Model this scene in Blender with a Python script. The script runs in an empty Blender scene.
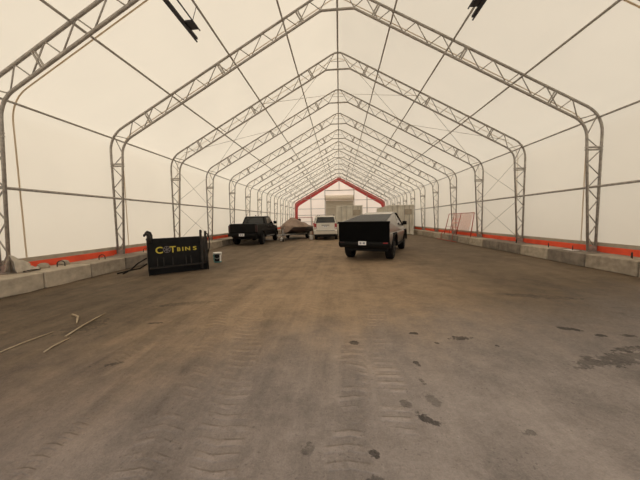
import bpy, bmesh, math, random
from mathutils import Vector, Matrix, noise
random.seed(7)
PI = math.pi
sc = bpy.context.scene
col = sc.collection

# ------------------------------------------------------------------ materials
def new_mat(name):
    m = bpy.data.materials.new(name); m.use_nodes = True
    nt = m.node_tree; nt.nodes.clear()
    out = nt.nodes.new('ShaderNodeOutputMaterial')
    return m, nt, out

def mat(name, c, rough=.6, metal=0., var=.12, scale=6., bump=0., spec=.5, c2=None, coat=0.):
    """principled surface with procedural colour mottling"""
    m, nt, out = new_mat(name)
    b = nt.nodes.new('ShaderNodeBsdfPrincipled')
    b.inputs['Roughness'].default_value = rough
    b.inputs['Metallic'].default_value = metal
    b.inputs['Specular IOR Level'].default_value = spec
    b.inputs['Coat Weight'].default_value = coat
    tc = nt.nodes.new('ShaderNodeTexCoord')
    n = nt.nodes.new('ShaderNodeTexNoise'); n.inputs['Scale'].default_value = scale; n.inputs['Detail'].default_value = 5
    nt.links.new(tc.outputs['Object'], n.inputs['Vector'])
    r = nt.nodes.new('ShaderNodeValToRGB')
    a = c2 if c2 else tuple(x*(1-var) for x in c)
    hi = c if c2 else tuple(min(1, x*(1+var)) for x in c)
    r.color_ramp.elements[0].color = (*a, 1); r.color_ramp.elements[0].position = .32
    r.color_ramp.elements[1].color = (*hi, 1); r.color_ramp.elements[1].position = .68
    nt.links.new(n.outputs['Fac'], r.inputs['Fac'])
    nt.links.new(r.outputs['Color'], b.inputs['Base Color'])
    if bump:
        bp = nt.nodes.new('ShaderNodeBump'); bp.inputs['Strength'].default_value = bump; bp.inputs['Distance'].default_value = .02
        nt.links.new(n.outputs['Fac'], bp.inputs['Height']); nt.links.new(bp.outputs['Normal'], b.inputs['Normal'])
    nt.links.new(b.outputs['BSDF'], out.inputs['Surface'])
    return m

def fabric_mat(name, c, tr=.5):
    """white translucent roof membrane: daylight outside shines through it"""
    m, nt, out = new_mat(name)
    tc = nt.nodes.new('ShaderNodeTexCoord')
    n = nt.nodes.new('ShaderNodeTexNoise'); n.inputs['Scale'].default_value = .35; n.inputs['Detail'].default_value = 6
    nt.links.new(tc.outputs['Object'], n.inputs['Vector'])
    r = nt.nodes.new('ShaderNodeValToRGB')
    r.color_ramp.elements[0].color = (*[x*.94 for x in c], 1); r.color_ramp.elements[0].position = .3
    r.color_ramp.elements[1].color = (*c, 1); r.color_ramp.elements[1].position = .7
    nt.links.new(n.outputs['Fac'], r.inputs['Fac'])
    d = nt.nodes.new('ShaderNodeBsdfDiffuse'); t = nt.nodes.new('ShaderNodeBsdfTranslucent')
    for s in (d, t): nt.links.new(r.outputs['Color'], s.inputs['Color'])
    mx = nt.nodes.new('ShaderNodeMixShader'); mx.inputs[0].default_value = tr
    nt.links.new(d.outputs[0], mx.inputs[1]); nt.links.new(t.outputs[0], mx.inputs[2])
    nt.links.new(mx.outputs[0], out.inputs['Surface'])
    return m

def mesh_mat(name, c, open_):
    """fine netting: mostly holes, thin coloured strands"""
    m, nt, out = new_mat(name)
    d = nt.nodes.new('ShaderNodeBsdfDiffuse'); d.inputs[0].default_value = (*c, 1)
    t = nt.nodes.new('ShaderNodeBsdfTransparent'); mx = nt.nodes.new('ShaderNodeMixShader'); mx.inputs[0].default_value = open_
    nt.links.new(d.outputs[0], mx.inputs[1]); nt.links.new(t.outputs[0], mx.inputs[2]); nt.links.new(mx.outputs[0], out.inputs['Surface'])
    return m

class E:
    """small expression helper over math nodes"""
    nt = None
    def __init__(s, sock): s.s = sock
    @staticmethod
    def op(o, *a, clamp=False):
        n = E.nt.nodes.new('ShaderNodeMath'); n.operation = o; n.use_clamp = clamp
        for i, x in enumerate(a):
            if isinstance(x, E): E.nt.links.new(x.s, n.inputs[i])
            else: n.inputs[i].default_value = x
        return E(n.outputs[0])
    def __add__(s, o): return E.op('ADD', s, o)
    def __radd__(s, o): return E.op('ADD', o, s)
    def __sub__(s, o): return E.op('SUBTRACT', s, o)
    def __rsub__(s, o): return E.op('SUBTRACT', o, s)
    def __mul__(s, o): return E.op('MULTIPLY', s, o)
    def __rmul__(s, o): return E.op('MULTIPLY', o, s)
    def abs(s): return E.op('ABSOLUTE', s)
    def sin(s): return E.op('SINE', s)
    def sq(s): return E.op('MULTIPLY', s, s)
    def clamp(s): return E.op('ADD', s, 0., clamp=True)
    def step(s, a, b):            # smooth 0..1 between a and b
        n = E.nt.nodes.new('ShaderNodeMapRange'); n.interpolation_type = 'SMOOTHSTEP'
        E.nt.links.new(s.s, n.inputs['Value'])
        lo, hi, t0, t1 = (a, b, 0., 1.) if a < b else (b, a, 1., 0.)
        n.inputs['From Min'].default_value = lo; n.inputs['From Max'].default_value = hi
        n.inputs['To Min'].default_value = t0; n.inputs['To Max'].default_value = t1
        return E(n.outputs[0])

def floor_mat():
    m, nt, out = new_mat('dirty_ground'); E.nt = nt
    b = nt.nodes.new('ShaderNodeBsdfPrincipled')
    tc = nt.nodes.new('ShaderNodeTexCoord')
    sep = nt.nodes.new('ShaderNodeSeparateXYZ'); nt.links.new(tc.outputs['Object'], sep.inputs[0])
    X, Y = E(sep.outputs[0]), E(sep.outputs[1])
    def nz(scale, detail=6, rough=.6, sx=1, sy=1, off=0.):
        mp = nt.nodes.new('ShaderNodeMapping'); mp.inputs['Scale'].default_value = (sx, sy, 1); mp.inputs['Location'].default_value = (off, off*.7, 0)
        nt.links.new(tc.outputs['Object'], mp.inputs[0])
        n = nt.nodes.new('ShaderNodeTexNoise'); n.inputs['Scale'].default_value = scale; n.inputs['Detail'].default_value = detail; n.inputs['Roughness'].default_value = rough
        nt.links.new(mp.outputs[0], n.inputs['Vector']); return E(n.outputs['Fac'])
    big, mid, fine = nz(.55, 5), nz(2.2, 6), nz(26, 6, .7)
    smear = nz(1.1, 7, .65, 1.0, .28, 5.)
    grit = nz(75, 3, .7, off=3.)
    med = nz(8, 4, .6, off=6.)
    spk = nz(38, 2, .5, off=11.)
    streak = nz(1.0, 6, .65, 3.4, .16, 7.)
    wob = nz(1.3, 3, .5, off=9.)
    Xw = X + (wob - .5)*.25
    # compacted pale lane down the middle, damp dark edges
    lane = (Xw + .2 - Y*.02).abs().step(4.6, 1.0)
    far = (Y - X*.26 + (smear - .5)*2.2 + (mid - .5)*1.5).step(1.9, 4.9)                 # clean concrete apron at the entrance turns to brown dirt
    def mixc(f, c1, c2):
        n = nt.nodes.new('ShaderNodeMix'); n.data_type = 'RGBA'
        if isinstance(f, E): nt.links.new(f.s, n.inputs[0])
        else: n.inputs[0].default_value = f
        for c, i in ((c1, 6), (c2, 7)):
            if isinstance(c, tuple): n.inputs[i].default_value = (*c, 1)
            else: nt.links.new(c, n.inputs[i])
        return n.outputs[2]
    dirt = mixc(lane, DIRT_EDGE, DIRT_LANE)
    apron = mixc((X + (big-.5)*3).step(-4.0, 1.2), APRON_L, APRON_R)
    base = mixc(far, apron, dirt)
    # tonal breakup
    k = (big - .5)*.75 + (mid - .5)*.70 + (smear - .5)*.75 + (streak - .5)*.85*X.step(2.2, -.6) + (fine - .5)*.70 + (grit - .5)*.60 + (med - .5)*.45
    # tyre tracks: centre-line x = a + b*Y + c*Y^2
    hgt = (fine - .5)*.5 + (grit - .5)*.35 + (mid - .5)*.6
    tr_dark = None
    def track(a, b_, c_, w, per, chev, amp, y0, y1, dark):
        nonlocal k, hgt
        d = Xw - (Y*b_ + Y.sq()*c_ + a)
        band = d.abs().step(w*.5 + .03, w*.5 - .05)*Y.step(y0 - .25, y0 + .2)*Y.step(y1 + .8, y1 - .5)
        t = ((Y + d.abs()*chev + (mid - .5)*.06)*(2*PI/per)).sin()
        tread = t.step(-.25, .6)
        edge = ((d.abs() - w*.5).abs()).step(.06, .0)
        patch = (mid + (big - .5)*.6).step(.40, .62)
        k = k + band*(tread - .5)*(amp*patch) - band*dark
        hgt = hgt + band*tread*.9*patch + edge*band*.5
    track(.05, .03, .0, .30, .125, .18, .30, 1.1, 3.1, .04)
    track(.33, .06, .0, .26, .112, .05, .30, 1.7, 4.4, -.05)
    track(-1.05, -.12, -.03, .34, .115, .30, .22, 1.1, 4.2, .07)
    track(-.62, -.13, -.02, .36, .115, -.15, .24, 1.1, 4.6, -.07)
    track(-1.85, -.10, -.02, .14, .09, .15, .12, 1.1, 3.6, .09)
    track(-.55, -.02, .004, .55, .13, .5, .11, 4.0, 9.5, -.05)
    track(1.5, -.10, .010, .45, .13, -.5, .09, 4.2, 10., -.04)
    track(-2.9, .10, .0, .35, .13, .4, .09, 2.4, 6.5, .08)
    k = k - (X + .3 + (big - .5)*1.6).abs().step(2.0, 3.7)*(Y + (mid - .5)*2).step(7.5, 4.5)*.24*((big + smear).step(.75, 1.1)*.5 + .6)  # darker side margins: damp ground, with lens vignetting also put into the colour
    # damp stains and mud clots at the places the photo shows them
    def blot(x, y, rx, ry, ang, s):
        nonlocal k
        ca, sa = math.cos(ang), math.sin(ang)
        dx, dy = X - x, Y - y
        u = (dx*ca + dy*sa)*(1/rx); v = (dy*ca - dx*sa)*(1/ry)
        d = u.sq() + v.sq() + (fine - .5)*3.2 + (med - .5)*4.5
        k = k - d.step(1.05, .55)*s
    for a in ((.17, 3.16, .07, .055, 0, .75), (1.55, 3.35, .14, .06, .1, .62), (3.18, 3.69, .15, .06, -.25, .95), (2.95, 2.90, .55, .12, .28, .36),
              (3.38, 3.14, .28, .06, .2, .45), (3.4, 3.5, .07, .04, 0, .7), (3.75, 3.5, .12, .05, 0, .5), (.67, 1.94, .09, .045, -.6, .75), (-.23, 1.63, .05, .05, 0, .35), (1.0, 3.47, .06, .04, 0, .75),
              (.82, 2.72, .03, .06, .3, .6), (1.2, 3.2, .03, .03, 0, .6), (1.9, 3.15, .03, .03, 0, .6), (.22, 1.62, .04, .035, 0, .7), (1.35, 1.85, .05, .03, 0, .45),
              (.78, 2.42, .025, .06, .2, .5), (.78, 2.16, .05, .08, .5, .3), (.55, 2.1, .05, .05, .5, .35), (.2, 1.42, .06, .05, 0, .4), (-2.9, 3.68, .12, .035, .1, .55), (-2.55, 2.55, .10, .04, .5, .4), (1.3, 1.35, .06, .05, 0, .4),
              (-3.0, 4.6, .5, .12, .3, .25), (3.9, 5.2, .7, .14, -.2, .22), (-3.9, 3.5, .3, .25, .9, .22)):
        blot(*a)
    # loose dark crumbs
    k = k - spk.step(.62, .70)*med.step(.42, .6)*.34 + nz(46, 2, .5, off=21.).step(.68, .74)*mid.step(.4, .6)*.30
    # pale scattered straw and gravel dust
    pale = nz(9, 4, .75, 1, .5, 2.).step(.66, .74)*lane
    k = k + pale*.18 + Y.step(5.0, 3.2)*X.step(-2.6, -4.2)*nz(5, 4, .7, .35, 1.6, 4.).step(.58, .66)*.28
    hsv = nt.nodes.new('ShaderNodeMix'); hsv.data_type = 'RGBA'; hsv.blend_type = 'MULTIPLY'; hsv.inputs[0].default_value = 1
    nt.links.new(base, hsv.inputs[6])
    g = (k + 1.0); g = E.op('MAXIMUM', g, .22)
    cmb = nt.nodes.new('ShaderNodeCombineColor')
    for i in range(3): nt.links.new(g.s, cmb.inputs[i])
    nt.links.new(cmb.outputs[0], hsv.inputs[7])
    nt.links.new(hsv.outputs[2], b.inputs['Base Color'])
    b.inputs['Roughness'].default_value = .8; b.inputs['Specular IOR Level'].default_value = .3
    bp = nt.nodes.new('ShaderNodeBump'); bp.inputs['Strength'].default_value = .8; bp.inputs['Distance'].default_value = .022
    nt.links.new(hgt.s, bp.inputs['Height']); nt.links.new(bp.outputs['Normal'], b.inputs['Normal'])
    nt.links.new(b.outputs['BSDF'], out.inputs['Surface'])
    return m

DIRT_EDGE = (.155, .112, .073); DIRT_LANE = (.30, .212, .135)
APRON_L = (.165, .128, .107); APRON_R = (.275, .235, .213)

def ribbed_mat(name, c, per, axis=0, depth=.5, rough=.6):
    m, nt, out = new_mat(name); E.nt = nt
    b = nt.nodes.new('ShaderNodeBsdfPrincipled'); b.inputs['Roughness'].default_value = rough
    tc = nt.nodes.new('ShaderNodeTexCoord'); sep = nt.nodes.new('ShaderNodeSeparateXYZ'); nt.links.new(tc.outputs['Object'], sep.inputs[0])
    n = nt.nodes.new('ShaderNodeTexNoise'); n.inputs['Scale'].default_value = 2.5; nt.links.new(tc.outputs['Object'], n.inputs['Vector'])
    r = nt.nodes.new('ShaderNodeValToRGB'); r.color_ramp.elements[0].color = (*[x*.85 for x in c], 1); r.color_ramp.elements[1].color = (*c, 1)
    nt.links.new(n.outputs['Fac'], r.inputs['Fac']); nt.links.new(r.outputs['Color'], b.inputs['Base Color'])
    h = (E(sep.outputs[axis])*(2*PI/per)).sin()
    bp = nt.nodes.new('ShaderNodeBump'); bp.inputs['Strength'].default_value = depth; bp.inputs['Distance'].default_value = .02
    nt.links.new(h.s, bp.inputs['Height']); nt.links.new(bp.outputs['Normal'], b.inputs['Normal'])
    nt.links.new(b.outputs['BSDF'], out.inputs['Surface'])
    return m

M = dict(
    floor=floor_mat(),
    fabric=fabric_mat('white_roof_fabric', (.85, .765, .625), .5),
    gable_fabric=fabric_mat('end_wall_fabric', (.95, .81, .68), .62),
    red_fabric=mat('red_band_fabric', (.55, .075, .075), .7, var=.1, scale=2),
    seam=fabric_mat('seam_tape', (.78, .68, .54), .46),
    hem=mat('hem_tape', (.42, .36, .28), .8, var=.1),
    skirt=mat('orange_red_board', (.92, .10, .04), .6, var=.14, scale=2.2),
    galv=mat('galvanised_steel', (.38, .345, .305), .5, .3, var=.2, scale=14),
    cable=mat('steel_cable', (.42, .38, .32), .5, .4),
    conc_mid=mat('concrete_mid', (.37, .31, .24), .9, var=.25, scale=5, bump=.5),
    conc_dark=mat('concrete_dark', (.24, .20, .16), .9, var=.3, scale=4, bump=.5),
    conc_light=mat('concrete_light', (.47, .40, .31), .9, var=.2, scale=5, bump=.5),
    rebar=mat('rusty_rebar', (.05, .035, .03), .8),
    black_paint=mat('black_car_paint', (.006, .006, .006), .45, 0., var=.2, spec=.15),
    black_plastic=mat('black_plastic', (.009, .0085, .0085), .7, var=.2, spec=.2),
    black_wrap=mat('black_tailgate_finish', (.003, .003, .003), .6, var=.2, spec=.05),
    cover_slats=ribbed_mat('bed_cover_slats', (.055, .055, .057), .055, 1, .35, .45),
    steel=mat('brushed_dark_steel', (.33, .305, .28), .30, .9, var=.06, scale=3),
    roof_gloss=mat('glossy_pale_roof_glass', (.62, .58, .52), .22, .8, var=.03),
    rubber=mat('tyre_rubber', (.011, .010, .010), .9, var=.25, scale=20, spec=.15),
    rim=mat('grey_alloy', (.22, .21, .2), .4, .7),
    dark_rim=mat('dark_alloy', (.05, .05, .05), .4, .6),
    glass=mat('dark_car_glass', (.012, .013, .013), .08, 0., var=.05, spec=.6),
    white_paint=mat('white_car_paint', (.70, .66, .58), .35, var=.04, coat=.4),
    red_lens=mat('red_lens', (.38, .03, .03), .3, var=.1),
    clear_lens=mat('clear_lens', (.75, .7, .68), .2, var=.05),
    plate=mat('licence_plate_white', (.85, .84, .82), .4, var=.03),
    plate_ink=mat('licence_plate_ink', (.30, .32, .38), .5),
    tan_cover=mat('taupe_boat_cover', (.30, .215, .165), .85, var=.2, scale=3, bump=.4),
    hull=mat('maroon_brown_hull', (.05, .026, .02), .55, var=.2),
    trailer=mat('grey_trailer_steel', (.34, .33, .32), .5, .4),
    white_plastic=mat('white_plastic', (.82, .80, .76), .5, var=.05),
    teal=mat('teal_label', (.08, .22, .22), .6),
    container=mat('pale_grey_container', (.68, .64, .55), .6, var=.1, scale=1.5),
    door_grey=ribbed_mat('grey_roller_door', (.58, .53, .44), .30, 2, .6),
    roll_white=mat('pale_roller_drum', (.86, .76, .64), .6, var=.06),
    red_pipe=mat('faded_red_pipe', (.42, .085, .055), .6, var=.25, scale=9),
    pink_mesh=mesh_mat('pale_pink_netting', (.80, .42, .33), .72),
    bag=mat('pale_woven_bag', (.52, .46, .38), .8, var=.2, scale=7, bump=.3),
    pusher=mat('black_powder_steel', (.010, .0095, .009), .6, 0, var=.4, scale=5, spec=.15),
    pusher_worn=mat('worn_black_steel', (.026, .022, .019), .6, 0, var=.4, scale=8, spec=.25),
    yellow=mat('yellow_lettering', (.62, .50, .05), .5, var=.12, scale=20),
    emblem=mat('grey_emblem', (.16, .14, .145), .5),
    fixture=mat('dark_fixture_steel', (.03, .026, .032), .5, .3, var=.2),
    straw=mat('pale_wood', (.42, .33, .22), .8, var=.2),
    outside=mat('outside_gravel', (.30, .28, .26), .9, var=.2, scale=3),
)

# ------------------------------------------------------------------ mesh helpers
def link(o, parent=None):
    col.objects.link(o)
    if parent: o.parent = parent
    return o
def obj(name, bm, m, parent=None, smooth=False, bevel=0., seg=2):
    bmesh.ops.recalc_face_normals(bm, faces=bm.faces[:])
    me = bpy.data.meshes.new(name); bm.to_mesh(me); bm.free()
    me.materials.append(M[m] if isinstance(m, str) else m)
    if smooth:
        for p in me.polygons: p.use_smooth = True
    o = bpy.data.objects.new(name, me); link(o, parent)
    if bevel:
        b = o.modifiers.new('bevel', 'BEVEL'); b.width = bevel; b.segments = seg; b.limit_method = 'ANGLE'; b.angle_limit = math.radians(35)
    return o
def thing(name, label, cat, loc=(0, 0, 0), rz=0., group=None):
    o = bpy.data.objects.new(name, None); o.empty_display_size = .2
    link(o); o.location = loc; o.rotation_euler = (0, 0, rz)
    return tag(o, label, cat, group)
def tag(o, label, cat, group=None, kind=None):
    o['label'] = label; o['category'] = cat
    if group: o['group'] = group
    if kind: o['kind'] = kind
    return o
def struct(o, label=None, cat=None):
    o['kind'] = 'structure'
    if label: o['label'] = label
    if cat: o['category'] = cat
    return o
def copy_tree(o, parent=None):
    c = o.copy(); link(c, parent)
    for ch in list(o.children): copy_tree(ch, c)
    return c

def box(bm, x0, x1, y0, y1, z0, z1, mtx=None):
    vs = [bm.verts.new((x, y, z)) for z in (z0, z1) for y in (y0, y1) for x in (x0, x1)]
    for f in ((0, 2, 3, 1), (4, 5, 7, 6), (0, 1, 5, 4), (2, 6, 7, 3), (0, 4, 6, 2), (1, 3, 7, 5)):
        bm.faces.new([vs[i] for i in f])
    if mtx is not None: bmesh.ops.transform(bm, matrix=mtx, verts=vs)
    return vs
def tube(bm, pts, r, n=8, closed=False):
    pts = [Vector(p) for p in pts]; rings = []
    N = len(pts); ref = None
    for i, p in enumerate(pts):
        a = pts[i-1] if (i > 0 or closed) else p
        b = pts[(i+1) % N] if (i < N-1 or closed) else p
        t = (b - a).normalized()
        if ref is None:
            ref = Vector((0, 0, 1)) if abs(t.z) < .9 else Vector((0, 1, 0))
        u = (ref - t*ref.dot(t)).normalized(); v = t.cross(u); ref = u
        rr = r[i] if isinstance(r, (list, tuple)) else r
        rings.append([bm.verts.new(p + (u*math.cos(2*PI*k/n) + v*math.sin(2*PI*k/n))*rr) for k in range(n)])
    for i in range(N if closed else N-1):
        A, B = rings[i], rings[(i+1) % N]
        for k in range(n): bm.faces.new((A[k], A[(k+1) % n], B[(k+1) % n], B[k]))
    if not closed:
        bm.faces.new(rings[0][::-1]); bm.faces.new(rings[-1])
def lathe(bm, prof, n=24, axis='z', c=(0, 0, 0), hoop=False):
    """prof: closed or open list of (radius, height)"""
    rings = []
    for r, h in prof:
        ring = []
        for k in range(n):
            a = 2*PI*k/n; p = (r*math.cos(a), r*math.sin(a), h)
            if axis == 'x': p = (h, p[0], p[1])
            if axis == 'y': p = (p[0], h, p[1])
            ring.append(bm.verts.new((p[0]+c[0], p[1]+c[1], p[2]+c[2])))
        rings.append(ring)
    for A, B in zip(rings, rings[1:] + ([rings[0]] if hoop else [])):
        for k in range(n): bm.faces.new((A[k], A[(k+1) % n], B[(k+1) % n], B[k]))
    if not hoop: bm.faces.new(rings[0]); bm.faces.new(rings[-1][::-1])
def prism(bm, poly, x0, x1):
    """poly in (y,z), extruded along x"""
    A = [bm.verts.new((x0, y, z)) for y, z in poly]; B = [bm.verts.new((x1, y, z)) for y, z in poly]
    n = len(poly)
    bm.faces.new(A); bm.faces.new(B[::-1])
    for i in range(n): bm.faces.new((A[i], B[i], B[(i+1) % n], A[(i+1) % n]))
    return A + B
def prism_y(bm, poly, y0, y1):
    A = [bm.verts.new((x, y0, z)) for x, z in poly]; B = [bm.verts.new((x, y1, z)) for x, z in poly]
    n = len(poly)
    bm.faces.new(A); bm.faces.new(B[::-1])
    for i in range(n): bm.faces.new((A[i], B[i], B[(i+1) % n], A[(i+1) % n]))
def quadplate(bm, q, t):
    """thin slab from four corners, thickness t along its normal"""
    q = [Vector(p) for p in q]; n = (q[1]-q[0]).cross(q[2]-q[0]).normalized()*t
    a = [bm.verts.new(p) for p in q]; b = [bm.verts.new(p+n) for p in q]; k = len(q)
    bm.faces.new(a[::-1]); bm.faces.new(b)
    for i in range(k): bm.faces.new((a[i], a[(i+1) % k], b[(i+1) % k], b[i]))
def B(): return bmesh.new()
def arch(cy, cz, r, z0, n=10, sq=0.):
    """points of a wheel arch over (cy,cz) meeting the sill at z0, walked from front (high y) to rear"""
    a0 = math.asin(max(-1, min(1, (z0-cz)/r)))
    return [(cy + r*math.cos(a0 + (PI-2*a0)*i/n), cz + r*math.sin(a0 + (PI-2*a0)*i/n)) for i in range(n+1)]

# ------------------------------------------------------------------ hall geometry
S = 3.3; H = .4756*S
TY = [(n + .6651)*S for n in range(15)]
SL = .543; YF, YB = -2.6, 47.0
def fillet(p0, p1, p2, r, n=7):
    p0, p1, p2 = Vector(p0), Vector(p1), Vector(p2)
    a = (p0-p1).normalized(); b = (p2-p1).normalized()
    ang = a.angle(b); d = r/math.tan(ang/2)
    s, e = p1+a*d, p1+b*d
    c = p1 + (a+b).normalized()*(r/math.sin(ang/2))
    va, vb = s-c, e-c
    tot = va.angle(vb); res = []
    for i in range(n+1):
        t = i/n
        res.append(c + (va*math.sin((1-t)*tot) + vb*math.sin(t*tot))/math.sin(tot))
    return [tuple(v) for v in res]
def half_outer(off=0.):
    x = 8.13 + off; z = 9.07 + off*1.12
    pts = [(8.17+off, .42)] + fillet((8.15+off, .42), (x, z-SL*x), (0, z), .92) 
    pts += fillet((x, z-SL*x), (0, z), (-x, z-SL*x), .55, 4)[:3]
    return pts
def full(h):
    m = [(-x, z) for x, z in h[::-1]]
    if abs(h[-1][0]) < .02: m = m[1:]
    return h + m
OUT = full(half_outer())
inn_h = [(7.94, .42)] + fillet((7.94, .42), (7.67, 8.57-SL*7.67), (.53, 8.28), .72) + [(.70, 8.57-SL*.70+.0)] + fillet((3, 8.57-SL*3), (.535, 8.28), (0, 8.28), .25, 3) + [(0, 8.28)]
inn_h[-1] = (0., 8.28)
INN = full(inn_h)
def z_out(x): return 9.07 - SL*abs(x)
def z_in(x): return min(8.28, 8.57 - SL*abs(x))
def x_out(z): return 8.17 - .012*z
def x_in(z): return 7.94 - (z-.42)*.067

def zigzag():
    """web members of one half truss, as pairs of (x,z) points"""
    segs = []
    # column
    zs = [.50 + .385*i for i in range(10)]
    side = 0
    for a, b in zip(zs, zs[1:]):
        pa = (x_out(a), a) if side == 0 else (x_in(a), a)
        pb = (x_in(b), b) if side == 0 else (x_out(b), b)
        segs.append((pa, pb)); side ^= 1
    last = segs[-1][1]
    # bend
    bend = [(7.60, 4.30), (7.86, 4.78), (7.24, z_in(7.24))]
    bend = [(7.70, 4.05), (7.98, 4.68), (7.40, z_in(7.40)-.02), (7.22, z_out(7.22))]
    prev = last
    for p in bend: segs.append((prev, p)); prev = p
    x = 7.22; side = 1
    while x > .85:
        x -= .395
        p = (x, z_in(x)) if side else (x, z_out(x))
        segs.append((prev, p)); prev = p; side ^= 1
    segs.append((prev, (.56, 8.27)))
    segs.append(((.56, 8.27), (.16, 8.96)))
    return segs
ZZ = zigzag()
def make_truss():
    root = thing('roof_truss', '', 'roof truss', (0, 0, 0))
    bm = B(); tube(bm, [(x, 0, z) for x, z in OUT], .037, 8); obj('outer_chord', bm, 'galv', root, True)
    bm = B(); tube(bm, [(x, 0, z) for x, z in INN], .037, 8); obj('inner_chord', bm, 'galv', root, True)
    for s in (1, -1):
        for a, b in ZZ:
            bm = B(); tube(bm, [(s*a[0], 0, a[1]), (s*b[0], 0, b[1])], .0165, 6); obj('diagonal_bar', bm, 'galv', root, True)
        for x in (1.22, 3.93, 6.63):
            bm = B()
            a, b = Vector((s*(x+.12), 0, z_out(x+.12)+.03)), Vector((s*(x-.12), 0, z_in(x-.12)-.03))
            d = (a-b).normalized(); t = Vector((d.z, 0, -d.x))
            for q in (-.034, .034): 
                tube(bm, [a+t*q, b+t*q], .026, 6)
            obj('splice_plate', bm, 'galv', root, False)
        bm = B()
        for q in (0, .075): tube(bm, [(s*(x_in(3.62)-.05), 0, 3.60+q), (s*(x_out(3.62)+.05), 0, 3.60+q)], .028, 6)
        obj('splice_plate', bm, 'galv', root)
        bm = B(); box(bm, min(s*7.86, s*8.24), max(s*7.86, s*8.24), -.11, .11, .402, .425); 
        obj('base_plate', bm, 'galv', root, bevel=.004)
        bm = B(); quadplate(bm, [(s*7.93, -.012, .425), (s*8.17, -.012, .425), (s*8.165, -.012, .60), (s*7.93, -.012, .60)], .024); obj('gusset_plate', bm, 'galv', root)
    bm = B(); tube(bm, [(-.3, 0, 8.62), (.3, 0, 8.62)], .012, 6); obj('ridge_tie', bm, 'galv', root, True)
    return root
ordw = ['nearest', 'second', 'third', 'fourth', 'fifth', 'sixth', 'seventh', 'eighth', 'ninth', 'tenth', 'eleventh', 'twelfth', 'farthest']
proto = make_truss()
for i in range(13):
    t = proto if i == 0 else copy_tree(proto)
    t.location = (0, TY[i+1], 0)
    t['group'] = 'steel roof trusses along the hall'
    if i == 0: t['label'] = 'grey steel lattice arch truss nearest the camera, left leg at the photo edge'
    elif i == 1: t['label'] = 'grey steel lattice arch truss, nearest whose both legs are in the photo'
    elif i == 2: t['label'] = 'grey lattice arch truss whose left leg stands behind the yellow-lettered black pusher'
    elif i == 12: t['label'] = 'grey steel lattice arch truss farthest off, just before the red-edged end wall'
    else: t['label'] = '%s grey steel lattice arch truss counted from the camera' % ordw[i]

# purlins and rails running the length of the hall
def purlin(x, z, label, r=.03):
    bm = B(); tube(bm, [(x, YF+.1, z), (x, YB-.08, z)], r, 8)
    o = obj('purlin', bm, 'galv', None, True); tag(o, label, 'purlin', 'long purlins and wall rails')
purlin(0, 8.86, 'straight steel purlin running along the roof ridge', .034)
for s, w in ((-1, 'left'), (1, 'right')):
    for x, n in ((1.78, 'upper roof purlin next to the ridge on the %s roof slope'), (3.6, 'middle roof purlin halfway down the %s roof slope'), (5.74, 'lower roof purlin above the eave on the %s roof slope')):
        purlin(s*x, z_out(x)-.03, ('steel ' + n) % w)
    purlin(s*8.0, 4.57, 'steel eave purlin at the bend between %s wall and roof' % w)
    purlin(s*8.06, 2.46, 'horizontal steel rail at mid height of the %s wall' % w, .036)

# thin bracing cables in the bay between the third and fourth truss
def cable(a, b, label):
    bm = B(); tube(bm, [a, b], .009, 5)
    tag(obj('brace_cable', bm, 'cable', None, True), label, 'cable', 'thin cross bracing cables')
y3, y4 = TY[3], TY[4]
for s, w in ((-1, 'left'), (1, 'right')):
    for z0, z1, n in ((2.50, 4.30, 'upper'), (.62, 2.40, 'lower')):
        cable((s*7.98, y3, z0), (s*7.98, y4, z1), 'thin %s bracing cable rising away from the camera on the %s wall' % (n, w))
        cable((s*8.02, y3, z1), (s*8.02, y4, z0), 'thin %s bracing cable sinking away from the camera on the %s wall' % (n, w))
    for xa, xb, n in ((.3, 3.6, 'upper'), (3.6, 7.4, 'lower')):
        za, zb = z_out(xa)-.12, z_out(xb)-.12
        cable((s*xa, y3, za), (s*xb, y4, zb), 'thin cable crossing the %s half of the %s roof slope, sinking away' % (n, w))
        cable((s*xb, y3, zb-.04), (s*xa, y4, za-.04), 'thin cable crossing the %s half of the %s roof slope, rising away' % (n, w))

# membrane: walls, roof, end walls
MEM = half_outer(.10)
MEM[0] = (8.27, .02)
ie = 4                                     # profile index where the wall becomes the roof
def sheet(prof, y0, y1, ny):
    bm = B(); rows = []
    for j in range(ny+1):
        y = y0 + (y1-y0)*j/ny
        rows.append([bm.verts.new((x, y, z)) for x, z in prof])
    for a, b in zip(rows, rows[1:]):
        for i in range(len(prof)-1): bm.faces.new((a[i], a[i+1], b[i+1], b[i]))
    return bm
fullmem = full(MEM)
n1 = len(MEM)
wr = MEM[:ie+1]; wl = [(-x, z) for x, z in wr]
struct(obj('wall_right', sheet(wr, YF, YB, 10), 'fabric', None, True))
struct(obj('wall_left', sheet(wl, YF, YB, 10), 'fabric', None, True))
struct(obj('ceiling', sheet(fullmem[ie:len(fullmem)-ie], YF, YB, 10), 'fabric', None, True))
def gable(y, hole=None, name='wall_back', m='gable_fabric'):
    bm = B()
    if hole is None:
        bm.faces.new([bm.verts.new((x, y, z)) for x, z in fullmem])
    else:
        w, h = hole
        L = [(x, z) for x, z in fullmem]
        right = [p for p in L if p[0] >= 0]; left = [p for p in L if p[0] < 0]
        zr = 9.1
        bm.faces.new([bm.verts.new((x, y, z)) for x, z in [(w, .02)] + right + [(0, h), (w, h)]])
        bm.faces.new([bm.verts.new((x, y, z)) for x, z in [(0, h), right[-1]] + left + [(-w, .02), (-w, h)]])
    return struct(obj(name, bm, m))
gable(YB)
gable(YF, (4.2, 5.2), 'wall_front', 'fabric')

bm = B(); rows = []
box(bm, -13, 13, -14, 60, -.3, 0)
struct(obj('floor', bm, 'floor'))

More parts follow.
